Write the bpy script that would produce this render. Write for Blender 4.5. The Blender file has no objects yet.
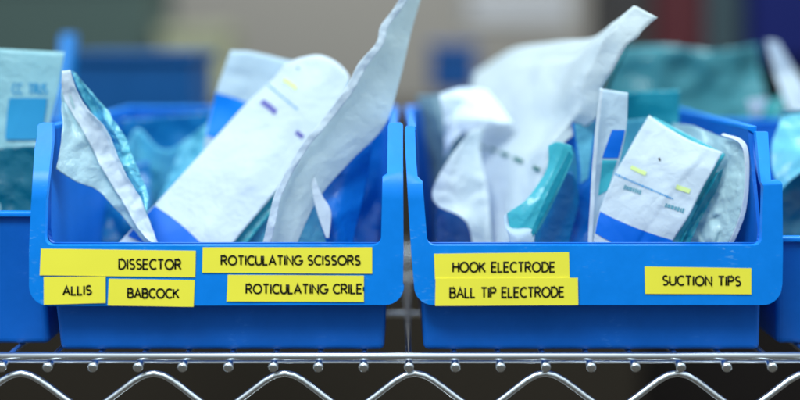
import bpy, bmesh, math, random
from mathutils import Vector, noise
from mathutils.geometry import tessellate_polygon

S = 0.0005       # metres per photo pixel on the front plane (the face of the two middle bins)
D = 0.60         # camera to front plane
HY = 42          # horizon row
ZC = 1.40        # camera height above the floor
sc = bpy.context.scene
col = sc.collection
R = math.radians

def P(px, py, d=0.0):
    k = 1 + d / D
    return Vector(((px - 400) * S * k, d, ZC + (HY - py) * S * k))
def proj(v):
    k = 1 + v.y / D
    return (400 + v.x / (S * k), HY - (v.z - ZC) / (S * k))
def F(x, y, d=0.0):               # true position (front-plane pixels as a ruler), no perspective
    return Vector(((x - 400) * S, d, ZC + (HY - y) * S))

# ---------------------------------------------------------------- materials
def lin(c):
    return tuple(((v/255)/12.92 if v/255 <= .04045 else ((v/255+.055)/1.055)**2.4) for v in c) + (1,)
def newmat(name):
    m = bpy.data.materials.new(name); m.use_nodes = True
    nt = m.node_tree; b = nt.nodes['Principled BSDF']
    return m, nt, b
def noisebump(nt, b, scale, strength, dist=0.0003, detail=4):
    tc = nt.nodes.new('ShaderNodeTexCoord'); n = nt.nodes.new('ShaderNodeTexNoise'); bp = nt.nodes.new('ShaderNodeBump')
    n.inputs['Scale'].default_value = scale; n.inputs['Detail'].default_value = detail
    bp.inputs['Strength'].default_value = strength; bp.inputs['Distance'].default_value = dist
    nt.links.new(tc.outputs['Object'], n.inputs['Vector']); nt.links.new(n.outputs['Fac'], bp.inputs['Height'])
    nt.links.new(bp.outputs['Normal'], b.inputs['Normal'])
    return tc, n
def plastic(name, rgb, rough=.35, wear=0.0, sub=0.0):
    m, nt, b = newmat(name)
    tc, n = noisebump(nt, b, 180, .25, .0002)
    base = lin(rgb)
    n2 = nt.nodes.new('ShaderNodeTexNoise'); n2.inputs['Scale'].default_value = 22; n2.inputs['Detail'].default_value = 7
    n2.inputs['Roughness'].default_value = .7
    r = nt.nodes.new('ShaderNodeValToRGB'); r.color_ramp.elements[0].position = .35; r.color_ramp.elements[1].position = .7
    r.color_ramp.elements[0].color = tuple(c*.9 for c in base[:3]) + (1,)
    r.color_ramp.elements[1].color = tuple(min(1, c*1.08+.003) for c in base[:3]) + (1,)
    nt.links.new(tc.outputs['Object'], n2.inputs['Vector']); nt.links.new(n2.outputs['Fac'], r.inputs['Fac'])
    out = r.outputs['Color']
    if wear:
        # scuffs: thin stretched noise, thresholded
        mp = nt.nodes.new('ShaderNodeMapping'); mp.inputs['Scale'].default_value = (1.0, 1.0, 3.2)
        n3 = nt.nodes.new('ShaderNodeTexNoise'); n3.inputs['Scale'].default_value = 260; n3.inputs['Detail'].default_value = 6
        n4 = nt.nodes.new('ShaderNodeTexNoise'); n4.inputs['Scale'].default_value = 45; n4.inputs['Detail'].default_value = 3
        r3 = nt.nodes.new('ShaderNodeValToRGB'); r3.color_ramp.elements[0].position = .56; r3.color_ramp.elements[1].position = .66
        r4 = nt.nodes.new('ShaderNodeValToRGB'); r4.color_ramp.elements[0].position = .55; r4.color_ramp.elements[1].position = .72
        mu = nt.nodes.new('ShaderNodeMath'); mu.operation = 'MULTIPLY'
        m2 = nt.nodes.new('ShaderNodeMath'); m2.operation = 'MULTIPLY'; m2.inputs[1].default_value = wear
        mix = nt.nodes.new('ShaderNodeMixRGB'); mix.inputs['Color2'].default_value = lin((120, 185, 240))
        L = nt.links.new
        L(tc.outputs['Object'], mp.inputs['Vector']); L(mp.outputs['Vector'], n3.inputs['Vector']); L(tc.outputs['Object'], n4.inputs['Vector'])
        L(n3.outputs['Fac'], r3.inputs['Fac']); L(n4.outputs['Fac'], r4.inputs['Fac'])
        L(r3.outputs['Color'], mu.inputs[0]); L(r4.outputs['Color'], mu.inputs[1]); L(mu.outputs[0], m2.inputs[0])
        L(m2.outputs[0], mix.inputs['Fac']); L(out, mix.inputs['Color1']); out = mix.outputs['Color']
    nt.links.new(out, b.inputs['Base Color'])
    b.inputs['Roughness'].default_value = rough; b.inputs['Specular IOR Level'].default_value = .28
    if sub:
        b.inputs['Subsurface Weight'].default_value = sub; b.inputs['Subsurface Radius'].default_value = (.001, .002, .004)
        b.inputs['Subsurface Scale'].default_value = 1
    return m
def crinkle(nt, b, scale, strength, dist):
    tc = nt.nodes.new('ShaderNodeTexCoord'); n = nt.nodes.new('ShaderNodeTexNoise'); n.inputs['Scale'].default_value = scale; n.inputs['Detail'].default_value = 4
    mv = nt.nodes.new('ShaderNodeMixRGB'); mv.inputs['Fac'].default_value = .06
    v = nt.nodes.new('ShaderNodeTexVoronoi'); v.feature = 'DISTANCE_TO_EDGE'; v.inputs['Scale'].default_value = scale
    v2 = nt.nodes.new('ShaderNodeTexVoronoi'); v2.feature = 'F1'; v2.inputs['Scale'].default_value = scale*2.7
    ad = nt.nodes.new('ShaderNodeMath'); ad.operation = 'ADD'; a2 = nt.nodes.new('ShaderNodeMath'); a2.operation = 'MULTIPLY_ADD'; a2.inputs[1].default_value = .35
    bp = nt.nodes.new('ShaderNodeBump'); bp.inputs['Strength'].default_value = strength; bp.inputs['Distance'].default_value = dist
    L = nt.links.new
    L(tc.outputs['Object'], n.inputs['Vector']); L(tc.outputs['Object'], mv.inputs['Color1']); L(n.outputs['Color'], mv.inputs['Color2'])
    L(mv.outputs[0], v.inputs['Vector']); L(mv.outputs[0], v2.inputs['Vector'])
    L(v.outputs['Distance'], ad.inputs[0]); L(n.outputs['Fac'], ad.inputs[1]); L(v2.outputs['Distance'], a2.inputs[0]); L(ad.outputs[0], a2.inputs[2])
    L(a2.outputs[0], bp.inputs['Height']); L(bp.outputs['Normal'], b.inputs['Normal'])
    return tc, n
def paper(name, rgb, rough=.55, trans=.35, bump=.5, alpha=1.0, band=None):
    m, nt, b = newmat(name)
    tc, n = crinkle(nt, b, 48, bump*.55, .0022)
    b.inputs['Roughness'].default_value = rough
    n2 = nt.nodes.new('ShaderNodeTexNoise'); n2.inputs['Scale'].default_value = 35; n2.inputs['Detail'].default_value = 5
    nt.links.new(tc.outputs['Object'], n2.inputs['Vector'])
    r = nt.nodes.new('ShaderNodeValToRGB'); base = lin(rgb)
    r.color_ramp.elements[0].position = .3; r.color_ramp.elements[1].position = .7
    r.color_ramp.elements[0].color = tuple(c*.93 for c in base[:3]) + (1,); r.color_ramp.elements[1].color = base
    nt.links.new(n2.outputs['Fac'], r.inputs['Fac']); nt.links.new(r.outputs['Color'], b.inputs['Base Color'])
    tr = nt.nodes.new('ShaderNodeBsdfTranslucent'); nt.links.new(r.outputs['Color'], tr.inputs['Color'])
    mx = nt.nodes.new('ShaderNodeMixShader'); mx.inputs['Fac'].default_value = trans
    nt.links.new(b.outputs[0], mx.inputs[1]); nt.links.new(tr.outputs[0], mx.inputs[2])
    nt.links.new(mx.outputs[0], nt.nodes['Material Output'].inputs['Surface'])
    return m
def film(name, rgb, alpha=.55, rough=.12, tint=None):
    m, nt, b = newmat(name)
    crinkle(nt, b, 60, .8, .003)
    b.inputs['Coat Weight'].default_value = .6; b.inputs['Coat Roughness'].default_value = .08
    b.inputs['Base Color'].default_value = lin(rgb); b.inputs['Roughness'].default_value = rough
    b.inputs['IOR'].default_value = 1.5
    t = nt.nodes.new('ShaderNodeBsdfTransparent'); t.inputs['Color'].default_value = lin(tint or tuple(int(150 + v*.4) for v in rgb))
    mx = nt.nodes.new('ShaderNodeMixShader'); mx.inputs['Fac'].default_value = alpha
    nt.links.new(t.outputs[0], mx.inputs[1]); nt.links.new(b.outputs[0], mx.inputs[2])
    nt.links.new(mx.outputs[0], nt.nodes['Material Output'].inputs['Surface'])
    return m
def flat(name, rgb, rough=.6, metal=0.0, var=.1):
    m, nt, b = newmat(name)
    tc = nt.nodes.new('ShaderNodeTexCoord'); n = nt.nodes.new('ShaderNodeTexNoise'); n.inputs['Scale'].default_value = 30
    r = nt.nodes.new('ShaderNodeValToRGB'); base = lin(rgb)
    r.color_ramp.elements[0].color = tuple(c*(1-var) for c in base[:3]) + (1,); r.color_ramp.elements[1].color = tuple(min(1, c*(1+var)) for c in base[:3]) + (1,)
    nt.links.new(tc.outputs['Object'], n.inputs['Vector']); nt.links.new(n.outputs['Fac'], r.inputs['Fac']); nt.links.new(r.outputs['Color'], b.inputs['Base Color'])
    b.inputs['Roughness'].default_value = rough; b.inputs['Metallic'].default_value = metal
    if not metal: b.inputs['Specular IOR Level'].default_value = .2
    return m

M = {}
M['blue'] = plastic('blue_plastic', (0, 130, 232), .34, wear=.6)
M['blue_shaded'] = plastic('blue_plastic_shaded', (0, 94, 190), .42, wear=.1)  # same bin plastic darkened: shade below the frame and inside is in the colour
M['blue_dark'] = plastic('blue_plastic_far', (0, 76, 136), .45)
M['yellow'] = flat('yellow_tape', (247, 236, 74), .42, var=.05)
M['ink'] = flat('black_ink', (14, 16, 12), .5)
M['chrome'] = flat('chrome_wire', (240, 244, 248), .27, 1.0, .04)
M['white'] = paper('white_paper', (224, 236, 246))
M['white2'] = paper('white_paper_cool', (205, 226, 240))
M['grey_tr'] = paper('grey_white_sheet', (232, 244, 244), .5, .5)
M['aqua_tr'] = paper('pale_aqua_sheet', (232, 242, 246), .5, .4)
M['cyan'] = paper('pale_cyan_sheet', (120, 214, 236), .28, .4, .8)
M['teal'] = paper('teal_sheet', (24, 158, 182), .3, .35, .6)
M['leaf'] = paper('teal_leaf_sheet', (74, 196, 212), .22, .35, .4)
M['teal_deep'] = paper('deep_teal_sheet', (10, 112, 140), .3, .3, .6)
M['blue_sheet'] = paper('blue_sheet', (10, 124, 220), .3, .35, .6)
M['blue_sheet2'] = paper('mid_blue_sheet', (20, 132, 196), .3, .3, .5)
M['film'] = film('clear_teal_film', (130, 220, 235), .40)
M['film_t'] = film('teal_film', (60, 150, 160), .62)
M['film_b'] = film('blue_film', (30, 110, 190), .6)
M['ink_blue'] = flat('blue_print', (0, 100, 206), .5)
M['ink_blue2'] = flat('bright_blue_print', (0, 126, 230), .5)
M['ink_navy'] = flat('navy_print', (0, 92, 178), .5)
M['ink_haze'] = flat('hazy_blue_print', (40, 140, 190), .5)
M['ink_purple'] = flat('purple_print', (92, 92, 165), .5)
M['ink_lt'] = flat('light_blue_print', (70, 150, 205), .5)
M['ink_green'] = flat('yellow_green_print', (208, 228, 150), .5)
M['ink_dteal'] = flat('grey_teal_print', (96, 150, 168), .5)
M['ink_dgreen'] = flat('dark_green_print', (70, 120, 116), .5)

# ---------------------------------------------------------------- object helpers
def tag(o, label=None, cat=None, group=None, kind=None):
    if label: o['label'] = label
    if cat: o['category'] = cat
    if group: o['group'] = group
    if kind: o['kind'] = kind
    return o
def empty(name, loc):
    o = bpy.data.objects.new(name, None); o.location = loc; o.empty_display_size = .02; col.objects.link(o); return o
def link(name, me, mat, parent=None, smooth=True):
    if not isinstance(me, bpy.types.Mesh):
        bmm = me; me = bpy.data.meshes.new(name); bmm.to_mesh(me); bmm.free()
    for m in (mat if isinstance(mat, (list, tuple)) else [mat]): me.materials.append(m)
    if smooth:
        for p in me.polygons: p.use_smooth = True
    o = bpy.data.objects.new(name, me); col.objects.link(o)
    if parent:
        o.parent = parent
        off = Vector(parent.location)
        q = parent.parent
        while q: off += Vector(q.location); q = q.parent
        o.location = (0, 0, 0)
        for v in me.vertices: v.co -= off
    return o
def wnorm(o, w, seg=2, ang=35):
    b = o.modifiers.new('b', 'BEVEL'); b.width = w; b.segments = seg; b.limit_method = 'ANGLE'; b.angle_limit = R(ang)
    b.harden_normals = True
def tube_bm(pts, r, n=10, bm=None, caps=True):
    bm = bm or bmesh.new(); rings = []
    for i, p in enumerate(pts):
        a = pts[max(i-1, 0)]; c = pts[min(i+1, len(pts)-1)]
        t = (c - a).normalized(); up = Vector((0, 0, 1)) if abs(t.z) < .95 else Vector((1, 0, 0))
        u = t.cross(up).normalized(); w = u.cross(t).normalized()
        rr = r[i] if isinstance(r, (list, tuple)) else r
        rings.append([bm.verts.new(p + (u*math.cos(2*math.pi*k/n) + w*math.sin(2*math.pi*k/n))*rr) for k in range(n)])
    for a, b in zip(rings, rings[1:]):
        for k in range(n): bm.faces.new((a[k], a[(k+1) % n], b[(k+1) % n], b[k]))
    if caps:
        bm.faces.new(rings[0][::-1]); bm.faces.new(rings[-1])
    return bm
def box_bm(a, b, bm=None):
    bm = bm or bmesh.new()
    v = [bm.verts.new((x, y, z)) for x in (a[0], b[0]) for y in (a[1], b[1]) for z in (a[2], b[2])]
    for f in ((0, 1, 3, 2), (4, 6, 7, 5), (0, 4, 5, 1), (2, 3, 7, 6), (0, 2, 6, 4), (1, 5, 7, 3)):
        bm.faces.new([v[i] for i in f])
    return bm
def fix(bm): bmesh.ops.recalc_face_normals(bm, faces=bm.faces[:]); return bm

# ---------------------------------------------------------------- stroke lettering
def arc(cx, cy, rx, ry, a0, a1, n=9):
    return [(cx + rx*math.cos(R(a0 + (a1-a0)*i/n)), cy + ry*math.sin(R(a0 + (a1-a0)*i/n))) for i in range(n+1)]
GL = {  # unit: height 1, (width, strokes)
 'A': (.72, [[(0, 0), (.36, 1), (.72, 0)], [(.13, .33), (.59, .33)]]),
 'B': (.6, [[(0, 0), (0, 1), (.33, 1)] + arc(.33, .76, .22, .24, 90, -90) + [(0, .52)], [(.33, .52)] + arc(.36, .26, .24, .26, 90, -90) + [(0, 0)]]),
 'C': (.68, [arc(.42, .5, .42, .5, 50, 310, 16)]),
 'D': (.68, [[(0, 0), (0, 1), (.25, 1)] + arc(.25, .5, .43, .5, 90, -90, 14) + [(0, 0)]]),
 'E': (.52, [[(.52, 1), (0, 1), (0, 0), (.52, 0)], [(0, .52), (.46, .52)]]),
 'G': (.76, [arc(.44, .5, .44, .5, 50, 345, 16) + [(.86, .45), (.5, .45)]]),
 'H': (.62, [[(0, 0), (0, 1)], [(.62, 0), (.62, 1)], [(0, .52), (.62, .52)]]),
 'I': (.06, [[(.03, 0), (.03, 1)]]),
 'K': (.62, [[(0, 0), (0, 1)], [(.6, 1), (0, .42)], [(.2, .6), (.62, 0)]]),
 'L': (.46, [[(0, 1), (0, 0), (.46, 0)]]),
 'N': (.64, [[(0, 0), (0, 1), (.64, 0), (.64, 1)]]),
 'O': (.88, [arc(.44, .5, .44, .5, 0, 360, 22)]),
 'P': (.56, [[(0, 0), (0, 1), (.3, 1)] + arc(.3, .74, .26, .26, 90, -90) + [(0, .48)]]),
 'R': (.6, [[(0, 0), (0, 1), (.3, 1)] + arc(.3, .75, .25, .25, 90, -90) + [(0, .5)], [(.28, .5), (.6, 0)]]),
 'S': (.54, [arc(.28, .75, .24, .25, 40, 265, 10) + arc(.27, .25, .26, .25, 85, -140, 10)]),
 'T': (.6, [[(0, 1), (.6, 1)], [(.3, 1), (.3, 0)]]),
 'U': (.64, [[(0, 1), (0, .32)] + arc(.32, .32, .32, .32, 180, 360, 12) + [(.64, 1)]]),
 'W': (.92, [[(0, 1), (.23, 0), (.46, .9), (.69, 0), (.92, 1)]]),
 'Y': (.62, [[(0, 1), (.31, .5), (.62, 1)], [(.31, .5), (.31, 0)]]),
 '.': (.1, [[(.02, 0), (.08, 0.02)]]),
 '(': (.2, [arc(.42, .5, .42, .5, 150, 210, 6)]),
 ' ': (.34, []),
}
def text_strokes(txt, gap=.2):
    x = 0; out = []
    for ch in txt:
        w, st = GL[ch]
        for s in st: out.append([(x + a, b) for a, b in s])
        x += w + gap
    return out, x - gap
def strip_quads(st, hw):
    """polyline -> list of quads (2D) with mitred joins"""
    L, Rr = [], []
    n = len(st)
    for i in range(n):
        a = st[max(i-1, 0)]; c = st[min(i+1, n-1)]; p = st[i]
        if i in (0, n-1):
            dx, dy = c[0]-a[0], c[1]-a[1]; l = math.hypot(dx, dy) or 1; nx, ny = -dy/l, dx/l; m = 1
        else:
            d1 = (p[0]-a[0], p[1]-a[1]); d2 = (c[0]-p[0], c[1]-p[1]); l1 = math.hypot(*d1) or 1; l2 = math.hypot(*d2) or 1
            n1 = (-d1[1]/l1, d1[0]/l1); n2 = (-d2[1]/l2, d2[0]/l2); nx, ny = n1[0]+n2[0], n1[1]+n2[1]
            l = math.hypot(nx, ny) or 1; nx /= l; ny /= l; m = 1/max(.45, nx*n1[0]+ny*n1[1])
        L.append((p[0]+nx*hw*m, p[1]+ny*hw*m)); Rr.append((p[0]-nx*hw*m, p[1]-ny*hw*m))
    return [(L[i], Rr[i], Rr[i+1], L[i+1]) for i in range(n-1)]

# ---------------------------------------------------------------- the shelf
def build_shelf():
    sh = empty('wire_shelf', F(400, 420, .2))
    tag(sh, 'chrome wire shelf with zigzag front truss carrying all the blue bins', 'wire shelf')
    x0, x1 = -260, 1060
    o = link('front_rod', fix(tube_bm([F(x0, 356.6, 0.001), F(x1, 356.6, 0.001)], 4.1*S, 14)), M['chrome'], sh)
    o = link('thin_rod', fix(tube_bm([F(x0, 364.2, 0.004), F(x1, 364.2, 0.004)], 1.5*S, 10)), M['chrome'], sh)
    o = link('bottom_rod', fix(tube_bm([F(x0, 414, 0.004), F(x1, 414, 0.004)], 3.2*S, 12)), M['chrome'], sh)
    o = link('rear_rod', fix(tube_bm([F(x0, 368.4, .34), F(x1, 368.4, .34)], 3.7*S, 12)), M['chrome'], sh)
    for dd in (.12, .23):
        link('stiffening_rod', fix(tube_bm([F(x0, 368, dd), F(x1, 368, dd)], 3.2*S, 12)), M['chrome'], sh)
    # cross wires: ends curl down below the front rod
    xs = [319 + 45.2*i for i in range(-12, 17)]
    for x in xs:
        jx = random.uniform(-.8, .8)
        pts = [F(x+jx, 366.8, -.0025), F(x+jx, 366.6, -.0022), F(x+jx, 366.4, -.001), F(x+jx, 366, .004), F(x+jx, 364, .0075), F(x+jx, 362, .0105), F(x+jx, 361.2, .014), F(x+jx, 361, .02), F(x+jx, 361, .36)]
        rr = [2.8*S, 4.8*S, 5.2*S] + [4.2*S] + [3.6*S]*5
        link('cross_wire', fix(tube_bm(pts, rr, 12)), M['chrome'], sh)
    # zigzag truss, rounded peaks
    def zig(yd, r, dy, name):
        key = []
        for k in range(-5, 7):
            px = 415 + 131.5*k
            jz = random.uniform(-1.2, 1.2)
            key += [(px-9+jz, 373.6+dy), (px+9+jz, 374.2+dy), (px+66-8, 412+dy), (px+66+8, 412+dy)]
        pts = []
        n = len(key)
        for i in range(n-1):
            a = Vector(key[i]); b = Vector(key[i+1])
            for t in ((.0, .2, .4, .6, .8) if i % 2 else (0, .5)):
                pts.append(a.lerp(b, t))
        # round off
        for _ in range(2):
            pts = [pts[0]] + [(pts[i-1] + pts[i]*2 + pts[i+1])/4 for i in range(1, len(pts)-1)] + [pts[-1]]
        link(name, fix(tube_bm([F(p.x, p.y, yd) for p in pts], r, 12)), M['chrome'], sh)
    zig(.003, 3.5*S, 0, 'zigzag_wire')
    zig(.34, 3.5*S, 0, 'rear_zigzag_wire')
random.seed(4)
build_shelf()

# ---------------------------------------------------------------- bins
def uface(bm_pts_d, name, mat, parent, thick, cuts=(), depth=None):
    """front-facing polygon in ruler pixels, extruded backwards; depth(y) slants it"""
    bm = bmesh.new()
    vs = [bm.verts.new((x, 0, y)) for x, y in bm_pts_d]
    f = bm.faces.new(vs)
    ext = bmesh.ops.extrude_face_region(bm, geom=[f])
    for v in [g for g in ext['geom'] if isinstance(g, bmesh.types.BMVert)]: v.co.y = 1
    bmesh.ops.recalc_face_normals(bm, faces=bm.faces[:])
    for c in cuts:
        bmesh.ops.bisect_plane(bm, geom=bm.verts[:]+bm.edges[:]+bm.faces[:], plane_co=(0, 0, c), plane_no=(0, 0, 1))
    for v in bm.verts:
        x, t, y = v.co
        dd = depth(y) if depth else 0
        v.co = P(x, y, dd) + Vector((0, t*thick, 0))
    bmesh.ops.recalc_face_normals(bm, faces=bm.faces[:])
    o = link(name, bm, mat, parent, smooth=False)
    wnorm(o, .0007, 3, 40)
    for p in o.data.polygons: p.use_smooth = True
    return o
def rc(cx, cy, r, a0, a1, n=8):
    return [(cx + r*math.cos(R(a0+(a1-a0)*i/n)), cy + r*math.sin(R(a0+(a1-a0)*i/n))) for i in range(n+1)]

def bin_shell(t, xl, xr, ytop_l, ytop_r, bl, br, ybot, ylip, mat, dfront, dback, yrim=132, slope=.02):
    """walls + floor as one shell. xl,xr at rim; bl,br at bottom."""
    bm = bmesh.new()
    def X(side, y):
        f = (y - yrim)/(ybot - yrim)
        return (xl + (bl-xl)*f) if side < 0 else (xr + (br-xr)*f)
    V = {}
    for s in (-1, 1):
        q = .0 if s < 0 else 0
        V[s] = [bm.verts.new(F(X(s, ybot), ybot, dfront+.004)), bm.verts.new(F(X(s, ylip), ylip, dfront)),
                bm.verts.new(F(X(s, yrim), yrim, dfront+slope)), bm.verts.new(F(X(s, yrim), yrim, dback)),
                bm.verts.new(F(X(s, ybot), ybot, dback-.012))]
    a, b = V[-1], V[1]
    bm.faces.new(a); bm.faces.new(b[::-1])
    bm.faces.new((a[0], b[0], b[1], a[1])); bm.faces.new((a[3], b[3], b[4], a[4])); bm.faces.new((a[0], a[4], b[4], b[0]))
    bmesh.ops.recalc_face_normals(bm, faces=bm.faces[:])
    o = link('body', bm, mat, t)
    for p in o.data.polygons: p.use_smooth = False
    # round the vertical/bottom edges, then give thickness
    be = o.modifiers.new('bev', 'BEVEL'); be.width = .003; be.segments = 4; be.limit_method = 'ANGLE'; be.angle_limit = R(30)
    so = o.modifiers.new('sol', 'SOLIDIFY'); so.thickness = .0018; so.offset = -1; so.use_even_offset = True
    # rim: a flat strip round the sides and back
    bm = bmesh.new()
    hw = 9*S; hgt = 4*S
    path = [F(xl-3, yrim, dfront+slope-.002), F(xl-3, yrim, dback), F(xr+3, yrim, dback), F(xr+3, yrim, dfront+slope-.002)]
    prof = []
    inn = [F(xl+4, yrim, dfront+slope-.002), F(xl+4, yrim, dback-.0035), F(xr-4, yrim, dback-.0035), F(xr-4, yrim, dfront+slope-.002)]
    out = [F(xl-5, yrim, dfront+slope-.002), F(xl-5, yrim, dback+.003), F(xr+5, yrim, dback+.003), F(xr+5, yrim, dfront+slope-.002)]
    rings = []
    for i in range(4):
        rings.append([bm.verts.new(inn[i] + Vector((0, 0, .0011))), bm.verts.new(out[i] + Vector((0, 0, .0011))),
                      bm.verts.new(out[i] + Vector((0, 0, -hgt*2))), bm.verts.new(inn[i] + Vector((0, 0, -.0012)))])
    for p, q in zip(rings, rings[1:]):
        for k in range(4): bm.faces.new((p[k], p[(k+1) % 4], q[(k+1) % 4], q[k]))
    bm.faces.new(rings[0]); bm.faces.new(rings[-1][::-1])
    o = link('rim', fix(bm), M['blue'] if mat is not M['blue_dark'] else mat, t)
    for p in o.data.polygons: p.use_smooth = True
    wnorm(o, .0006, 2, 30)

def sdepth(y):
    return 0 if y >= 184 else min(.022, .022*((184-y)/59))

G = 'blue storage bins standing on the wire shelf'
# left middle bin
binL = empty('storage_bin', F(216, 352, .1))
tag(binL, 'blue bin with DISSECTOR, ALLIS, BABCOCK and ROTICULATING labels on its front', 'storage bin', G)
bin_shell(binL, 31, 392, 0, 0, 53, 384, 357.2, 246, M['blue_shaded'], .009, .22)
outL = ([(29, 250), (31, 205), (34.5, 150), (37, 136)] + rc(42, 128, 5, 200, 270, 4) + [(52.5, 123.5), (52.5, 140), (46, 200), (45, 232)] + rc(53, 237.5, 8, 180, 90, 5) +
        rc(373, 237.5, 8, 90, 0, 5) + [(382, 200), (382.6, 177), (387.2, 174), (387.8, 126)] + rc(391, 126, 3, 180, 270, 3) + rc(400, 126, 3, 270, 360, 3) + [(403, 160), (403.6, 250), (403, 284)] + rc(385, 286, 19, 0, 90, 8) + rc(49, 286, 20, 90, 180, 8))
uface(outL, 'front_frame', M['blue'], binL, .0042, (200, 184, 170, 150), sdepth)
# right middle bin
binR = empty('storage_bin', F(597, 352, .1))
tag(binR, 'blue bin labelled HOOK ELECTRODE, BALL TIP ELECTRODE and SUCTION TIPS', 'storage bin', G)
bin_shell(binR, 413, 768, 0, 0, 424, 768, 357.2, 246, M['blue_shaded'], .009, .22)
outR = ([(411, 250), (408, 200), (404.8, 140)] + rc(408, 129, 3, 180, 270, 3) + rc(412, 129, 3, 270, 360, 3) + [(416, 160), (417.5, 177), (422.5, 182), (427, 238)] + rc(435, 237.5, 8, 180, 90, 5)[0:] +
        rc(754, 237.5, 8, 90, 0, 5) + [(763, 200), (763.4, 186), (761, 182), (756, 132)] + [(768, 132), (771, 181)] + rc(778, 185, 4.5, 270, 360, 4) + [(783, 250), (782.5, 284)] + rc(763, 286, 19, 0, 90, 8) + rc(433, 286, 19, 90, 180, 8))
uface(outR, 'front_frame', M['blue'], binR, .0042, (200, 184, 170, 150), sdepth)

# plain-fronted neighbours
def plain_bin(xl, xr, ytop, d, label, yrim=132, bl=4, br=-4):
    t = empty('storage_bin', F((xl+xr)/2, 352, d+.1)); tag(t, label, 'storage bin', G)
    bin_shell(t, xl, xr, 0, 0, xl+bl, xr+br, 357.2, ytop+3, M['blue_shaded'], d, d+.2, yrim, .05)
    bm = box_bm(F(xl-2, ytop+6, d-.003), F(xr+2, ytop, d+.003))
    o = link('front_lip', fix(bm), M['blue'], t); wnorm(o, .0012, 3)
    return t
plain_bin(-250, 22, 217, .022, 'plain blue bin at the far left, cut by the frame, holding a teal pouch', 150, 4, 12)
plain_bin(789, 1100, 243, .022, 'plain blue bin at the far right, cut by the frame, with no label', 150)
# tall bin behind the left one, standing on the shelf's back
tb = empty('tall_bin', F(150, 352, .40)); tag(tb, 'tall dark blue tote standing out of focus behind the DISSECTOR bin', 'tote')
def k3(px, py, d): return P(px, py, d)
bm = box_bm(P(66, 60, .46), P(190, 330, .46) + Vector((0, .12, 0)))
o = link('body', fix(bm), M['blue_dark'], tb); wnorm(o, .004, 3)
bm = bmesh.new()
q = [P(42, 200, .30), P(54, 200, .30), P(72, 34, .36), P(60, 34, .36)]
fr = [bm.verts.new(v) for v in q]; bk = [bm.verts.new(v + Vector((0, .02, 0))) for v in q]
bm.faces.new(fr); bm.faces.new(bk[::-1])
for a_ in range(4): bm.faces.new((fr[a_], bk[a_], bk[(a_+1) % 4], fr[(a_+1) % 4]))
fix(bm)
o = link('side_flange', bm, plastic('azure_plastic', (0, 120, 200), .4), tb); wnorm(o, .002, 3)
bm = box_bm(P(64, 52, .455), P(194, 62, .455) + Vector((0, .13, 0)))
o = link('rim', fix(bm), M['blue_dark'], tb); wnorm(o, .002, 2)

# ---------------------------------------------------------------- tape labels
def tape(bin_, c, txt, tx0, tx1, ty0, ty1, slant=0, lift=.00035, label=None, clip=None, lab_y=None):
    # c: TL, TR, BR, BL
    bm = bmesh.new(); n = 14
    rng = random.Random(hash(txt) % 1000 if False else len(txt)*7)
    g = []
    for j in range(4):
        row = []
        for i in range(n+1):
            u, v = i/n, j/3
            a = Vector(c[0]).lerp(Vector(c[1]), u); b = Vector(c[3]).lerp(Vector(c[2]), u); p = a.lerp(b, v)
            row.append(bm.verts.new(F(p.x, p.y, -lift - .00008*math.sin(u*9+len(txt)))))
        g.append(row)
    for j in range(3):
        for i in range(n): bm.faces.new((g[j][i], g[j+1][i], g[j+1][i+1], g[j][i+1]))
    bmesh.ops.recalc_face_normals(bm, faces=bm.faces[:])
    for f in bm.faces:
        if f.normal.y > 0: f.normal_flip()
    o = link('tape_label', bm, M['yellow'], bin_, smooth=False)
    so = o.modifiers.new('s', 'SOLIDIFY'); so.thickness = .00022; so.offset = 1
    o['label'] = label or f'yellow tape label printed {txt}'
    st, w = text_strokes(txt)
    h = ty1 - ty0
    sx = (tx1 - tx0)/w
    hw = .84
    bm = bmesh.new()
    for s in st:
        pts = [(tx0 + a*sx, ty1 - b*h + slant*((tx0 + a*sx) - tx0)/(tx1-tx0)) for a, b in s]
        for q in strip_quads(pts, hw):
            bm.faces.new([bm.verts.new(F(min(x, clip) if clip else x, y, -lift - .0005)) for x, y in q])
    for f in bm.faces:
        f.normal_update()
        if f.normal.y > 0: f.normal_flip()
    l = link('lettering', bm, M['ink'], o)
    so = l.modifiers.new('s', 'SOLIDIFY'); so.thickness = .0001; so.offset = -1
tape(binL, [(41.3, 248.5), (196, 250.6), (195.4, 277), (40, 275)], 'DISSECTOR', 119.5, 181, 259, 268.5, .3)
tape(binL, [(44.2, 276.7), (106, 276.2), (106, 302.6), (44.2, 304.4)], 'ALLIS', 63.8, 91.7, 286, 294.5, -.8, .0006)
tape(binL, [(109.2, 278.5), (195, 280), (193.8, 306.6), (108, 305.2)], 'BABCOCK', 128.3, 179, 288.2, 297, .6)
tape(binL, [(203, 247.2), (372.2, 247.2), (372.2, 273.5), (202.4, 272.4)], 'ROTICULATING SCISSORS', 221.6, 360, 255.6, 264.4, 0)
tape(binL, [(228, 274.6), (363.9, 275.4), (363.9, 301.6), (226.8, 301.1)], 'ROTICULATING CRILE(', 246.5, 365.4, 284, 293, 0, .0004, 'yellow tape label printed ROTICULATING CRILE with its end cut off', 363.9)
tape(binR, [(434, 253.6), (568.8, 252), (569.6, 279), (435, 279)], 'HOOK ELECTRODE', 453, 554.5, 262, 271.5, 0)
tape(binR, [(435.5, 278), (577.5, 277.4), (578, 304.6), (435, 305.4)], 'BALL TIP ELECTRODE', 450, 563.5, 287.3, 297, -.8, .0009)
tape(binR, [(644.5, 266.3), (751, 268), (751, 294), (645, 293.6)], 'SUCTION TIPS', 662.5, 740, 275.5, 284.5, .8)

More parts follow.
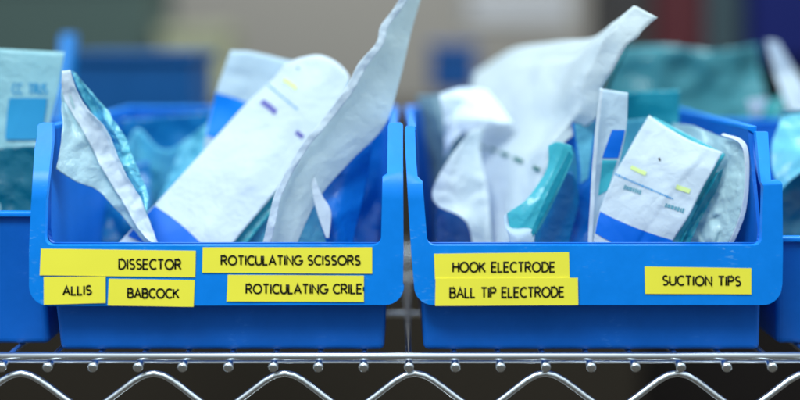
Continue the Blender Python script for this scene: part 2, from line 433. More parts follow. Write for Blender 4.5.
# ---------------------------------------------------------------- pouches: crumpled sheets
def cr(pts, n=24):
    """arc-length Catmull-Rom through 3D tuples -> sampler"""
    p = [Vector(q) for q in pts]
    if len(p) == 2: return lambda t: p[0].lerp(p[1], t)
    ext = [p[0]*2 - p[1]] + p + [p[-1]*2 - p[-2]]
    dense = []
    for i in range(1, len(ext)-2):
        a, b, c, d = ext[i-1:i+3]
        for k in range(n):
            t = k/n
            dense.append(.5*((2*b) + (c-a)*t + (2*a-5*b+4*c-d)*t*t + (3*b-a-3*c+d)*t**3))
    dense.append(p[-1])
    L = [0]
    for a, b in zip(dense, dense[1:]): L.append(L[-1] + max(1e-9, (b-a).length))
    T = L[-1]
    def f(t):
        s = t*T; lo, hi = 0, len(L)-1
        while hi-lo > 1:
            m = (lo+hi)//2
            if L[m] <= s: lo = m
            else: hi = m
        u = (s-L[lo])/(L[hi]-L[lo]); return dense[lo].lerp(dense[hi], u)
    return f
class Sheet: pass
def sheet(name, parent, mat, Lp, Rp, top=None, bot=None, bulge=0.0, crump=.0015, scale=28, fold=0.0, seed=0, nu=44, nv=60, thick=.00022, waves=0.0):
    """Lp, Rp: (px,py,d) polylines top->bottom ; top, bot left->right"""
    # work in pseudo-space (px*S, d, py*S) so depth counts
    sc3 = lambda q: (q[0]*S, q[2], q[1]*S)
    L = cr([sc3(q) for q in Lp]); Rr = cr([sc3(q) for q in Rp])
    T = cr([sc3(q) for q in (top or [Lp[0], Rp[0]])]); B = cr([sc3(q) for q in (bot or [Lp[-1], Rp[-1]])])
    c00, c10, c01, c11 = L(0), Rr(0), L(1), Rr(1)
    rng = random.Random(seed*13+5); off = Vector((rng.uniform(-9, 9), rng.uniform(-9, 9), rng.uniform(-9, 9)))
    creases = []
    for _ in range(6):
        a_ = rng.uniform(0, math.pi); creases.append((math.cos(a_), math.sin(a_), rng.uniform(.15, .85), rng.uniform(.1, .8), rng.choice((-1, 1))*rng.uniform(.6, 1.5)))
    def ev(u, v):
        l, r, t, b = L(v), Rr(v), T(u), B(u)
        q = l*(1-u) + r*u + t*(1-v) + b*v - (c00*(1-u)*(1-v) + c10*u*(1-v) + c01*(1-u)*v + c11*u*v)
        w = P(q.x/S, q.z/S, q.y)
        m = Vector((q.x, q.y*.5, q.z))*scale + off
        n1 = noise.noise(m); n2 = 1 - 2*abs(noise.noise(m*1.9 + off)); n3 = noise.noise(m*4.1)
        vd = noise.voronoi(m*.9 + off*.3)[0]; vd2 = noise.voronoi(m*2.3 + off)[0]
        vor = min(vd[1]-vd[0], .45)*2.2 + min(vd2[1]-vd2[0], .45)*.8
        n2 += vor*1.3 - 1
        dy = crump*(n1 + .55*n2 + .3*n3) - bulge*math.sin(math.pi*u)*math.sin(math.pi*min(1, v*1.0))**.5 if bulge else crump*(n1 + .55*n2 + .3*n3)
        if fold:
            # crisp creases: triangular wave along a tilted direction
            for (ca, sa, cu, cv, amp) in creases:
                dy += fold*amp*(abs((u-cu)*ca + (v-cv)*sa + .05*noise.noise(m*.5))*2 - .5)
        if waves: dy += waves*math.sin(v*9 + seed)*u
        w.y += dy
        w.x += crump*.35*noise.noise(m*1.3 + Vector((3, 1, 7))); w.z += crump*.35*noise.noise(m*1.3 + Vector((8, 4, 2)))
        return w
    bm = bmesh.new(); uvl = bm.loops.layers.uv.new('UVMap'); g = []; tab = []
    for j in range(nv+1):
        row = []
        for i in range(nu+1):
            w = ev(i/nu, j/nv); row.append(bm.verts.new(w)); tab.append((proj(w), i/nu, j/nv))
        g.append(row)
    for j in range(nv):
        for i in range(nu):
            f = bm.faces.new((g[j][i], g[j+1][i], g[j+1][i+1], g[j][i+1]))
            for lp, (a, b) in zip(f.loops, ((i, j), (i, j+1), (i+1, j+1), (i+1, j))): lp[uvl].uv = (a/nu, 1-b/nv)
    bm.faces.ensure_lookup_table()
    o = link(name, bm, mat, parent)
    so = o.modifiers.new('s', 'SOLIDIFY'); so.thickness = thick; so.offset = 0
    s = Sheet(); s.ev = ev; s.tab = tab; s.o = o; s.nu = nu; s.nv = nv
    return s
def inv(s, px, py):
    best = min(s.tab, key=lambda t: (t[0][0]-px)**2 + (t[0][1]-py)**2)
    u, v = best[1], best[2]; st = 1/s.nu
    for _ in range(12):
        cand = []
        for du in (-st, 0, st):
            for dv in (-st, 0, st):
                a, b = min(1, max(0, u+du)), min(1, max(0, v+dv)); q = proj(s.ev(a, b)); cand.append(((q[0]-px)**2+(q[1]-py)**2, a, b))
        c = min(cand)
        if (c[1], c[2]) == (u, v): st *= .5
        u, v = c[1], c[2]
    return u, v
def nrm(s, u, v):
    e = .01
    a = s.ev(min(1, u+e), v) - s.ev(max(0, u-e), v); b = s.ev(u, min(1, v+e)) - s.ev(u, max(0, v-e))
    n = a.cross(b)
    if n.length < 1e-12: return Vector((0, -1, 0))
    n.normalize()
    cam = Vector((0, -D, ZC)) - s.ev(u, v)
    return n if n.dot(cam) > 0 else -n
def decal(s, quads, mat, name='printed_mark', lift=.0005, n=None):
    """quads: list of 4-corner px polygons printed on the sheet"""
    bm = bmesh.new()
    for q in quads:
        uv = [inv(s, *p) for p in q]
        l = max(math.hypot(q[1][0]-q[0][0], q[1][1]-q[0][1]), math.hypot(q[3][0]-q[0][0], q[3][1]-q[0][1]))
        h = math.hypot(q[3][0]-q[0][0], q[3][1]-q[0][1]); w = math.hypot(q[1][0]-q[0][0], q[1][1]-q[0][1])
        ni = max(1, int(w/1.6)); nj = max(1, int(h/1.6)); g = []
        for j in range(nj+1):
            row = []
            for i in range(ni+1):
                a, b = i/ni, j/nj
                u = (uv[0][0]*(1-a)+uv[1][0]*a)*(1-b) + (uv[3][0]*(1-a)+uv[2][0]*a)*b
                v = (uv[0][1]*(1-a)+uv[1][1]*a)*(1-b) + (uv[3][1]*(1-a)+uv[2][1]*a)*b
                row.append(bm.verts.new(s.ev(u, v) + nrm(s, u, v)*lift))
            g.append(row)
        for j in range(nj):
            for i in range(ni): bm.faces.new((g[j][i], g[j+1][i], g[j+1][i+1], g[j][i+1]))
    return link(name, bm, mat, s.o)
def line(s, x0, y0, x1, y1, w, mat, words=None, seed=1, name='printed_text'):
    """a line of small print: short blocks"""
    rng = random.Random(seed); L = math.hypot(x1-x0, y1-y0); dx, dy = (x1-x0)/L, (y1-y0)/L; t = 0; qs = []
    while t < L:
        wl = rng.uniform(1.2, 3.0) if words is None else words
        e = min(L, t+wl); hh = w/2*rng.uniform(.7, 1)
        a = (x0+dx*t, y0+dy*t); b = (x0+dx*e, y0+dy*e); n = (-dy*hh, dx*hh)
        qs.append([(a[0]-n[0], a[1]-n[1]), (b[0]-n[0], b[1]-n[1]), (b[0]+n[0], b[1]+n[1]), (a[0]+n[0], a[1]+n[1])])
        t = e + (rng.uniform(.5, 1.0) if words is None else words*.6)
    return decal(s, qs, mat, name)
def bar(x0, y0, x1, y1, w):
    L = math.hypot(x1-x0, y1-y0); n = (-(y1-y0)/L*w/2, (x1-x0)/L*w/2)
    return [(x0-n[0], y0-n[1]), (x1-n[0], y1-n[1]), (x1+n[0], y1+n[1]), (x0+n[0], y0+n[1])]
def words(s, txt, x0, y0, w, h, ang, mat, hw):
    st, tw = text_strokes(txt, .25); qs = []; ca, sa = math.cos(R(ang)), math.sin(R(ang))
    for k in st:
        pts = [(x0 + a/tw*w*ca + b*h*sa, y0 + a/tw*w*sa - b*h*ca) for a, b in k]
        for q in strip_quads(pts, hw): qs.append([q[0], q[3], q[2], q[1]])
    return decal(s, qs, mat, 'lettering')
PG = 'sterile pouches standing in the blue bins'
def pouch(px, d, label, group=PG):
    o = empty('sterile_pouch', F(px, 350, d)); tag(o, label, 'pouch', group); return o

# --- left bin
M['pale'] = paper('near_white_film', (206, 236, 242), .3, .35, .8)
p = pouch(110, .04, 'narrow pouch with crumpled white edge leaning at left end of DISSECTOR bin')
sheet('film', p, M['pale'], [(62, 72, .040), (60, 100, .036), (63, 130, .032), (57, 168, .024)], [(66, 75, .044), (88, 130, .042), (118, 190, .039), (150, 240, .036), (158, 262, .035)],
      bot=[(57, 168, .024), (76, 182, .030), (102, 196, .033), (128, 226, .034), (158, 262, .035)], crump=.0022, scale=40, fold=.003, seed=1)
sheet('paper_edge', p, M['white'], [(62, 71, .036), (65, 98, .036), (84, 132, .036), (108, 178, .035), (138, 224, .035), (157, 247, .034), (170, 275, .034)],
      [(70, 70, .036), (80, 98, .036), (104, 128, .036), (124, 172, .035), (146, 212, .035), (160, 247, .034), (173, 275, .034)], crump=.0018, scale=60, fold=.0012, seed=2, nu=20, nv=110)
sheet('clear_film', p, M['film'], [(68, 71, .042), (86, 112, .042), (116, 168, .041), (150, 225, .04)], [(80, 80, .056), (108, 106, .054), (130, 142, .052), (150, 196, .048)], crump=.004, scale=60, fold=.004, seed=3)

p = pouch(165, .16, 'pale cyan crumpled pouch out of focus deep in the DISSECTOR bin')
sheet('film', p, M['cyan'], [(128, 150, .15), (135, 190, .15), (142, 300, .14)], [(205, 128, .17), (196, 175, .17), (190, 300, .15)], top=[(128, 150, .15), (142, 128, .16), (170, 150, .16), (205, 128, .17)], crump=.006, scale=22, fold=.006, seed=5)
sheet('paper_back', p, M['blue_sheet2'], [(112, 120, .178), (118, 200, .175), (122, 290, .17)], [(214, 112, .19), (208, 190, .185), (200, 290, .175)], crump=.004, seed=6)

p = pouch(235, .10, 'white pouch with bright blue block, tucked behind the large smooth white pouch')
s = sheet('paper_back', p, M['cyan'] if False else M['white2'], [(231, 50, .125), (216, 91, .12), (205, 139, .115), (195, 240, .10), (190, 300, .09)], [(300, 64, .125), (290, 110, .12), (275, 160, .115), (255, 300, .09)],
          top=[(231, 50, .125), (255, 52, .125), (300, 64, .125)], crump=.0014, seed=7)
decal(s, [[(215.5, 92.5), (256, 107), (240, 146), (206.5, 136)]], M['ink_blue2'], 'printed_block')
sheet('film', p, M['cyan'], [(233, 52, .132), (218, 92, .127), (207, 139, .122), (197, 240, .107), (192, 300, .096)], [(298, 62, .132), (292, 110, .127), (277, 160, .122), (259, 300, .096)], crump=.002, seed=8)

p = pouch(235, .07, 'large smooth white pouch with small purple print, leaning right')
s = sheet('paper_back', p, M['white'], [(285, 64, .092), (272, 80, .09), (245, 105, .086), (217, 136, .08), (154, 205, .058), (132, 228, .05), (96, 268, .04)],
          [(350, 77, .088), (345, 92, .086), (322, 128, .078), (300, 157, .072), (277, 190, .064), (233, 243, .05), (205, 285, .04)],
          top=[(285, 64, .092), (300, 58, .092), (318, 55, .092), (333, 60, .090), (344, 69, .089), (350, 77, .088)], crump=.0012, scale=18, bulge=.0012, fold=.0012, seed=9)
decal(s, [[(155, 206), (200, 242), (180, 262), (128, 236)]], M['ink_blue'], 'printed_band')
line(s, 268, 85, 298, 110, 1.8, M['ink_lt'], seed=3)
decal(s, [bar(262, 101.5, 276, 113, 5.5)], M['ink_purple'], 'printed_text')
decal(s, [bar(296, 132, 303, 137.5, 4.5)], M['ink_purple'], 'printed_text')
decal(s, [bar(283, 79.5, 297, 89.5, 4.5)], M['ink_green'], 'printed_text')
decal(s, [bar(297, 67.5, 299.3, 69.5, 2)], M['ink_dteal'], 'printed_mark')
sheet('film', p, M['leaf'], [(300, 74, .098), (256, 108, .094), (222, 142, .088), (162, 205, .066), (104, 270, .05)],
      [(355, 82, .092), (350, 98, .09), (329, 133, .082), (308, 162, .076), (287, 194, .068), (247, 243, .056), (218, 288, .046)], crump=.0012, seed=10)

p = pouch(255, .06, 'slim teal pouch wedged right of the large smooth white pouch')
sheet('film', p, M['teal'], [(292, 168, .082), (266, 205, .078), (236, 240, .07), (205, 285, .06)], [(312, 140, .085), (290, 190, .08), (272, 243, .072), (262, 290, .06)], crump=.0016, seed=11)
sheet('paper_back', p, M['cyan'], [(250, 228, .066), (240, 243, .064), (225, 285, .056)], [(282, 196, .066), (270, 243, .064), (262, 290, .058)], crump=.0012, seed=12)

p = pouch(320, .05, 'tall grey white pouch with wavy bright edge reaching the top of the picture')
s = sheet('paper_back', p, M['grey_tr'], [(409, -12, .052), (396, 8, .051), (383, 26, .050), (379, 42, .049), (361, 64, .047), (347, 90, .045), (321, 124, .042), (303, 146, .04), (279, 190, .036), (271, 222, .034), (264, 246, .033), (250, 285, .03)],
          [(424, -12, .066), (412, 30, .068), (400, 80, .068), (384, 126, .064), (352, 160, .056), (318, 200, .048), (297, 243, .041), (282, 285, .036)], crump=.0013, scale=22, seed=17, nu=60, nv=120, fold=.0012)
sheet('paper_edge', p, M['white'], [(406, -12, .050), (393.5, 8, .049), (380.5, 26, .048), (376.5, 42, .047), (358.5, 64, .045), (344.5, 90, .043), (318.5, 124, .04), (300.5, 146, .038), (276.5, 190, .034), (268, 222, .032), (261.5, 246, .031), (247, 285, .028)],
      [(415, -12, .051), (402, 8, .05), (388, 27, .049), (384, 43, .048), (367, 66, .046), (352.5, 92, .044), (326, 126, .041), (307.5, 148, .039), (283, 192, .035), (276, 223, .033), (270, 246, .032), (257, 285, .028)], crump=.0010, scale=70, seed=14, nu=8, nv=130)

p = pouch(345, .09, 'translucent blue pouch with white sliver at right end of the DISSECTOR bin')
s = sheet('film', p, M['blue_sheet'], [(345, 122, .078), (322, 145, .072), (313, 178, .060), (318, 215, .05), (328, 250, .048), (330, 290, .044)],
          [(380, 112, .080), (371, 150, .074), (364, 195, .064), (353, 243, .052), (346, 290, .046)], crump=.002, seed=15, bulge=.004)
decal(s, [[(325, 153), (350, 150), (342, 176), (317, 176)]], M['ink_navy'], 'printed_block')
sheet('paper_edge', p, M['white'], [(311, 174, .046), (313, 196, .044), (318, 216, .042), (326, 238, .040)], [(313, 172, .046), (322, 195, .044), (331, 212, .042), (329, 238, .040)], crump=.0006, seed=16, nu=10)
sheet('film_fold', p, M['film'], [(352, 92, .10), (318, 150, .095), (300, 200, .09), (292, 250, .08)], [(390, 80, .12), (372, 130, .115), (345, 150, .11), (330, 250, .09)], crump=.002, seed=17)

p = pouch(90, .12, 'dusky blue pouch lying low in the left corner of the DISSECTOR bin')
sheet('film', p, M['blue_sheet2'], [(84, 176, .13), (80, 215, .12), (76, 300, .10)], [(150, 160, .14), (152, 215, .13), (150, 300, .11)], crump=.004, scale=40, seed=63, fold=.008)
p = pouch(175, .09, 'bright aqua crumpled pouch half hidden by the large smooth white pouch')
sheet('film', p, M['cyan'], [(176, 150, .13), (160, 190, .12), (140, 250, .10), (132, 290, .09)], [(212, 118, .14), (205, 170, .13), (190, 240, .11), (180, 290, .10)], crump=.004, scale=45, seed=64, fold=.008)
p = pouch(370, .15, 'dark blue pouch in shadow against the right wall of the DISSECTOR bin')
sheet('film', p, M['blue_sheet'], [(340, 120, .17), (340, 200, .16), (340, 290, .14)], [(384, 128, .16), (380, 200, .15), (376, 290, .13)], crump=.003, seed=65, fold=.004)

# --- right bin
p = pouch(455, .12, 'aqua white pouch with curled wavy edge above the HOOK ELECTRODE label')
sheet('top_flap', p, M['white'], [(440, 95, .14), (443, 118, .135), (445, 160, .13)], [(487, 90, .15), (500, 106, .145), (512, 122, .14)], top=[(440, 95, .14), (462, 88, .145), (487, 90, .15)],
      bot=[(445, 160, .13), (452, 142, .128), (467, 131, .128), (488, 127, .13), (512, 122, .14)], crump=.004, scale=34, fold=.006, seed=21)
sheet('paper_back', p, M['aqua_tr'], [(466, 131, .115), (446, 160, .10), (432, 190, .09), (438, 204, .085), (462, 217, .08), (472, 240, .075), (476, 290, .06)],
      [(484, 128, .125), (480, 150, .12), (487, 190, .105), (492, 245, .09), (492, 290, .075)], crump=.0028, scale=38, fold=.004, seed=22, bulge=.004, nu=60, nv=90)
sheet('film', p, M['film_b'], [(436, 196, .11), (436, 220, .105), (440, 290, .09)], [(480, 190, .12), (480, 230, .115), (484, 290, .10)], crump=.003, seed=23)
sheet('loose_flap', p, paper('hazy_grey_sheet', (120, 156, 172), .4, .3), [(416, 97, .20), (424, 130, .195), (432, 200, .19), (436, 290, .16)], [(462, 92, .20), (466, 130, .195), (470, 200, .19), (470, 290, .16)], crump=.005, seed=24, fold=.006)

p = pouch(540, .09, 'big pale aqua pouch with a dark green dashed line and one corner sticking up')
s = sheet('paper_back', p, M['aqua_tr'], [(474, 74, .26), (468, 110, .21), (468, 150, .17), (472, 200, .14), (480, 250, .11), (482, 290, .08)],
          [(657, 17, .040), (641, 31, .043), (637, 37, .044), (625, 46, .047), (611, 71, .055), (601, 92, .062), (598, 118, .066), (580, 134, .074), (562, 150, .070), (548, 196, .064), (532, 224, .06), (526, 250, .058), (520, 290, .05)],
          top=[(474, 74, .26), (515, 50, .22), (556, 42, .17), (592, 38, .12), (613, 21, .07), (631, 7, .048), (633.5, 5, .046), (636, 6, .045), (657, 17, .040)], crump=.0035, scale=26, fold=.006, seed=25, nu=80, nv=110)
decal(s, [bar(482, 148, 486, 149.4, 2.6), bar(491, 150, 497, 152, 3), bar(502, 153.5, 510, 156.5, 3.4), bar(515, 158.5, 524, 162.5, 4), bar(535, 167, 541, 170, 4)], M['ink_dgreen'], 'printed_dash', .0012)
sheet('film', p, M['film_t'], [(600, 95, .088), (599, 118, .086), (585, 160, .082), (575, 250, .07)], [(634, 38, .085), (616, 75, .088), (604, 110, .088), (596, 250, .072)], crump=.001, seed=26)

p = pouch(540, .055, 'small teal pouch folded like a leaf, standing before the big pale aqua pouch')
sheet('film', p, M['leaf'], [(549, 146, .052), (547, 170, .05), (528, 198, .046), (507, 213, .044)], [(572, 146, .052), (572, 162, .05), (558, 192, .046), (540, 228, .042), (528, 240, .04)],
      top=[(549, 146, .052), (558, 142, .052), (572, 146, .052)], bot=[(507, 213, .044), (509, 224, .043), (512, 240, .042), (528, 240, .04)], crump=.0008, seed=27, fold=.0015)
sheet('dark_fold', p, M['teal'], [(569, 150, .046), (550, 188, .042), (528, 240, .038)], [(572.5, 156, .046), (556, 192, .042), (531, 241, .038)], crump=.0006, seed=28, nu=8)
sheet('paper_edge', p, M['white2'], [(504, 216, .042), (505, 226, .04), (509, 237, .038), (510, 262, .038)], [(507, 214, .042), (513, 228, .04), (534, 232, .036), (532, 262, .036)], crump=.0008, seed=29, nu=14, fold=.001)

p = pouch(560, .075, 'plain mid blue pouch with a rounded top, right behind the small teal one')
sheet('film', p, M['blue_sheet2'], [(557, 182, .066), (549, 205, .064), (536, 246, .06), (524, 290, .05)], [(577, 182, .066), (578, 205, .064), (568, 246, .06), (562, 290, .05)], top=[(557, 182, .066), (561, 173, .066), (572, 173, .066), (577, 182, .066)], crump=.0008, seed=30)
p = pouch(583, .09, 'deep blue pouch with pale cyan top, just left of the thin white pouch')
s = sheet('film', p, M['blue_sheet'], [(572, 122, .075), (578, 180, .074), (568, 246, .068), (560, 290, .06)], [(599, 118, .075), (594, 180, .074), (592, 246, .068), (590, 290, .06)], crump=.0015, seed=31)
decal(s, [[(574, 124), (597, 121), (588, 178), (580, 184)]], M['cyan'], 'pale_top')
decal(s, [bar(573.5, 194, 577.5, 196, 4)], M['ink_dteal'], 'printed_mark')

p = pouch(605, .05, 'thin upright white pouch with a blue patch, left of the square white pouch')
s = sheet('paper_back', p, M['white2'], [(600, 89, .046), (597, 120, .045), (593, 180, .043), (589.5, 246, .04), (587, 290, .036)], [(628, 93, .044), (626, 130, .044), (618, 170, .044), (604, 230, .041), (598, 290, .038)], crump=.0012, seed=32)
decal(s, [[(612, 130), (625, 130), (618, 158), (602, 158)]], M['ink_blue'], 'printed_block')
decal(s, [[(602, 160), (617, 160), (608, 190), (598, 196)]], M['leaf'], 'teal_block')
sheet('paper_edge', p, M['white'], [(600, 88, .041), (596, 120, .04), (591.5, 180, .038), (588, 246, .035), (586, 290, .032)], [(603, 89, .041), (599.5, 120, .04), (595.5, 180, .038), (592.5, 246, .035), (590, 290, .032)], crump=.0006, seed=33, nu=6)

p = pouch(650, .12, 'teal pouch standing upright behind the square white pouch')
sheet('film', p, M['teal'], [(622, 92, .12), (618, 150, .12), (612, 290, .09)], [(680, 90, .125), (679, 140, .12), (670, 290, .09)], crump=.002, seed=34)
p = pouch(632, .085, 'pale blue pouch between the thin white pouch and the square white one')
sheet('film', p, M['cyan'], [(614, 122, .09), (608, 170, .088), (600, 290, .07)], [(652, 118, .095), (640, 170, .09), (630, 290, .07)], crump=.002, seed=35, fold=.002)

p = pouch(655, .05, 'square white pouch with blue band and yellow green print, above SUCTION TIPS label')
s = sheet('paper_back', p, M['white'], [(650, 115.5, .050), (632, 144, .046), (614, 176, .042), (600, 212, .038), (593, 244, .035), (584, 285, .03)],
          [(722, 152, .036), (705, 182, .034), (690, 212, .032), (672, 244, .03), (650, 285, .026)], top=[(650, 115.5, .050), (668, 128, .047), (694, 142, .041), (722, 152, .036)], crump=.0013, scale=30, fold=.0022, seed=36)
decal(s, [[(600, 211.5), (674, 240.5), (660, 262), (595, 233)]], M['ink_blue'], 'printed_band')
line(s, 615, 174, 673, 199, 1.7, M['ink_lt'], seed=5)
decal(s, [bar(631, 167, 646, 174, 4), bar(676, 186.5, 690, 191.5, 4.5)], M['ink_green'], 'printed_text')
line(s, 624, 187, 641, 192.5, 5, M['ink_dteal'], seed=8)
line(s, 665, 205, 684, 211, 5, M['ink_dteal'], seed=9)
decal(s, [bar(659, 158, 660.2, 161, 1.8)], M['ink'], 'printed_mark'); decal(s, [bar(708.5, 179.5, 710, 183, 2)], M['ink'], 'printed_mark')
sheet('film', p, M['leaf'], [(654, 117, .054), (636, 146, .050), (618, 178, .046), (604, 214, .042), (590, 287, .034)], [(725, 154, .040), (709, 184, .038), (694, 214, .036), (677, 246, .034), (656, 288, .03)], crump=.0012, seed=37)

p = pouch(715, .07, 'clear crinkled pouch with curved white rim, right of the square white pouch')
s = sheet('film', p, M['pale'], [(676, 124, .095), (672, 170, .09), (664, 210, .08), (655, 290, .06)], [(722, 137, .045), (743, 146, .028), (747, 175, .024), (742, 212, .024), (730, 246, .026), (712, 290, .03)],
          top=[(676, 124, .095), (698, 126, .07), (722, 137, .045)], crump=.0032, scale=60, fold=.005, seed=38, nu=70, nv=90)
sheet('teal_lining', p, M['teal'], [(714, 172, .040), (700, 196, .038), (684, 228, .036), (668, 270, .034)], [(724, 168, .038), (718, 192, .036), (702, 222, .034), (682, 262, .034)], crump=.0016, scale=60, seed=39, fold=.002)
sheet('white_rim', p, M['white'], [(721, 135, .043), (741, 145, .026), (745.5, 175, .022), (740.5, 212, .022), (727, 246, .024), (709, 290, .028)],
      [(724, 133.5, .043), (745.5, 143, .026), (750, 175, .022), (745.5, 213, .022), (732, 247, .024), (714, 290, .028)], crump=.0008, seed=40, nu=6)
p = pouch(700, .13, 'hazy pale teal pouch deep behind the clear crinkled one at the bin end')
sheet('film', p, M['leaf'], [(676, 134, .15), (676, 200, .14), (676, 300, .12)], [(716, 140, .14), (716, 200, .13), (712, 300, .12)], crump=.004, scale=40, seed=61, fold=.004)

p = pouch(545, .10, 'pale blue crumpled pouch half hidden behind the small teal leaf shaped one')
sheet('film', p, M['cyan'], [(505, 150, .18), (505, 200, .175), (508, 290, .15)], [(590, 150, .12), (588, 200, .115), (584, 290, .10)], crump=.003, scale=45, seed=62, fold=.006)
# --- behind and to the sides
BG = 'sterile pouches standing in the blue bins'
p = pouch(25, .07, 'teal pouch printed with pale lettering in a blue block, in the far left bin')
s = sheet('film', p, M['teal'] if False else paper('aqua_teal_sheet', (166, 216, 226), .4, .35, .7), [(-80, 46, .085), (-84, 120, .08), (-84, 300, .06)], [(64, 52, .085), (58, 90, .083), (47, 150, .08), (44, 300, .06)], crump=.002, scale=14, seed=41)
decal(s, [[(10, 98), (48, 98), (44, 140), (6, 140)]], M['ink_haze'], 'printed_block', .0012)
words(s, 'CC. TRUS', 13, 94, 34, 10, 0, M['ink_haze'], .8)
words(s, 'WAY', 15, 119, 24, 13, 0, M['cyan'], 1.0)
sheet('lower_lining', p, M['teal_deep'], [(-80, 150, .075), (-80, 220, .07), (-80, 300, .055)], [(40, 146, .072), (36, 220, .066), (34, 300, .055)], crump=.003, seed=42)

p = pouch(700, .27, 'large teal film pouch out of focus behind the SUCTION TIPS bin')
p.location.y = .27
sheet('film', p, M['teal_deep'] if False else paper('dusky_teal_sheet', (76, 156, 170), .2, .35, .8), [(600, 46, .32), (604, 120, .30), (606, 260, .26)], [(775, 44, .30), (785, 120, .28), (792, 260, .26)], top=[(600, 46, .32), (660, 44, .32), (720, 50, .31), (775, 44, .30)], crump=.009, scale=18, seed=43, fold=.016)
sheet('paper_edge', p, M['white'], [(766, 40, .27), (776, 75, .27), (789, 112, .26)], [(778, 42, .27), (800, 78, .27), (816, 116, .26)], crump=.002, seed=44)
p = pouch(755, .22, 'bright teal pouch with white corner beyond the right rim of the SUCTION TIPS bin')
p.location.y = .24
s = sheet('film', p, M['leaf'] if False else paper('sea_teal_sheet', (50, 165, 172), .25, .35, .8), [(738, 120, .26), (745, 180, .25), (752, 300, .24)], [(782, 95, .26), (786, 150, .25), (790, 300, .24)], crump=.004, seed=45)
sheet('paper_corner', p, M['white'], [(748, 100, .245), (752, 116, .245)], [(768, 97, .245), (764, 116, .245)], crump=.004, seed=46, nu=14, nv=14)

p = pouch(800, .08, 'cloudy white pouch drooping over the far right bin')
sheet('paper_back', p, M['cyan'], [(783, 116, .10), (772, 145, .09), (774, 170, .08), (781, 192, .075)], [(860, 110, .11), (865, 150, .09), (860, 170, .08)], bot=[(781, 192, .075), (795, 178, .075), (820, 165, .078), (860, 170, .08)], crump=.003, seed=47)
sheet('film', p, M['teal_deep'], [(779, 110, .115), (778, 200, .10), (786, 300, .08)], [(880, 105, .12), (880, 200, .10), (880, 300, .08)], crump=.003, seed=48)

# ---------------------------------------------------------------- blurred room behind
def simple_box(name, a, dcol, depth, label, cat, lid=True, mat=None):
    (x0, y0, x1, y1, d) = a
    t = empty(name, P((x0+x1)/2, y1, d)); tag(t, label, cat)
    A = P(x0, y1, d); B = P(x1, y0, d)
    m = flat(name+'_mat', dcol, .6)
    h = B.z - A.z
    o = link('carton' if name.endswith('box') else 'body', fix(box_bm(A, (B.x, d+depth, B.z - h*.16))), m, t); wnorm(o, .006, 3)
    o = link('lid', fix(box_bm((A.x-.004, d-.004, B.z-h*.16+.0005), (B.x+.004, d+depth+.004, B.z))), m, t); wnorm(o, .006, 3)
    return t
wallm = flat('grey_wall', (156, 150, 144), .8)
bm = fix(box_bm((-4, 3.0, 0.005), (4, 3.1, 3.4)))
o = link('back_wall', bm, wallm, None, False); tag(o, 'grey wall far out of focus behind the bins', 'wall', kind='structure')
fl = link('floor', fix(box_bm((-6, -3, -.05), (6, 3.2, 0))), flat('floor_mat', (70, 62, 54), .5), None, False); tag(fl, kind='structure')
t = simple_box('cabinet', (-160, 120, 640, 900, 1.1), (44, 37, 29), .5, 'long dark brown cabinet far out of focus behind the shelf', 'cabinet')
t = simple_box('cabinet', (640, 60, 1000, 900, 1.65), (26, 20, 18), .5, 'near black cabinet far out of focus at the right behind the shelf', 'cabinet')
simple_box('beige_box', (160, 28, 226, 120, 2.2), (170, 170, 140), .2, 'beige box blurred above the DISSECTOR bin', 'box')
simple_box('dark_box', (-40, -40, 150, 122, 2.3), (78, 96, 92), .3, 'dark olive box blurred at the top left', 'box')
simple_box('bottle_crate', (432, 44, 476, 92, 1.2), (16, 70, 130), .1, 'small navy blue tub blurred between the two front bins', 'tub')
simple_box('white_tray', (470, -10, 572, 24, 2.2), (200, 198, 202), .3, 'pale grey tray blurred at the top centre', 'tray')
simple_box('red_box', (655, -60, 704, 62, 1.6), (84, 36, 42), .2, 'dark red box blurred at the top right', 'box')
simple_box('grey_box', (706, -60, 750, 62, 1.6), (62, 78, 84), .2, 'slate grey box blurred beside the dark red one', 'box')
simple_box('navy_box', (752, -60, 860, 62, 1.55), (12, 24, 92), .2, 'navy blue box blurred at the top right corner', 'box')
simple_box('brown_box', (606, -60, 652, 62, 1.6), (60, 56, 56), .2, 'dark brown box blurred left of the dark red one', 'box')

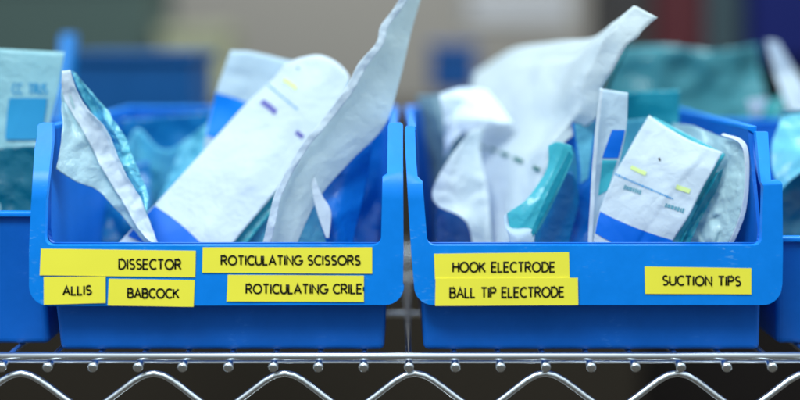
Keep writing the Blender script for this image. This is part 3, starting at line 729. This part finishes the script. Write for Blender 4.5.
# ---------------------------------------------------------------- light, camera
w = bpy.data.worlds.new('World'); sc.world = w; w.use_nodes = True
nt = w.node_tree; bgn = nt.nodes['Background']; bgn.inputs['Strength'].default_value = .66
tc = nt.nodes.new('ShaderNodeTexCoord'); sx = nt.nodes.new('ShaderNodeSeparateXYZ'); rp = nt.nodes.new('ShaderNodeValToRGB')
mr = nt.nodes.new('ShaderNodeMapRange'); mr.inputs['From Min'].default_value = -1
nt.links.new(tc.outputs['Generated'], sx.inputs[0]); nt.links.new(sx.outputs['Z'], mr.inputs['Value']); nt.links.new(mr.outputs[0], rp.inputs['Fac'])
rp.color_ramp.elements[0].color = (.06, .07, .08, 1); rp.color_ramp.elements[0].position = .35
rp.color_ramp.elements[1].color = (.82, .95, 1, 1); rp.color_ramp.elements[1].position = .66
e3 = rp.color_ramp.elements.new(.86); e3.color = (1.8, 2.2, 2.4, 1)
nt.links.new(rp.outputs[0], bgn.inputs['Color'])
def area(loc, target, size, power, colr, sy=None):
    l = bpy.data.lights.new('area_lamp', 'AREA'); l.shape = 'RECTANGLE'; l.size = size; l.size_y = sy or size; l.energy = power; l.color = colr
    o = bpy.data.objects.new('area_lamp', l); col.objects.link(o); o.location = loc
    o.rotation_euler = (Vector(target) - Vector(loc)).to_track_quat('-Z', 'Y').to_euler()
    return o
area((-.35, -.75, ZC+1.0), (0, 0.05, ZC-.1), .6, 17, (.91, 1.0, 1.0), .35)
area((0, 1.9, 3.2), (0, 3.0, 1.6), 1.2, 26, (1, .98, .9))  # added lamp without a visible source, brightens the blurred back wall
area((.9, .5, ZC+1.1), (.1, .2, ZC-.1), 0.9, 20, (.84, .98, 1.0), .5)  # added backlight from behind right, makes the translucent sheets glow

cam = bpy.data.cameras.new('Camera'); co = bpy.data.objects.new('Camera', cam); col.objects.link(co)
co.location = (0, -D, ZC); co.rotation_euler = (R(90), 0, 0)
cam.sensor_width = 36; cam.lens = 36*D/(800*S); cam.shift_y = -(200-HY)/800
cam.clip_start = .01; cam.clip_end = 50
cam.dof.use_dof = True; cam.dof.focus_distance = D + .012; cam.dof.aperture_fstop = cam.lens/26.0
sc.camera = co
sc.view_settings.view_transform = 'Standard'; sc.view_settings.look = 'None'; sc.view_settings.gamma = 1; sc.view_settings.exposure = 0
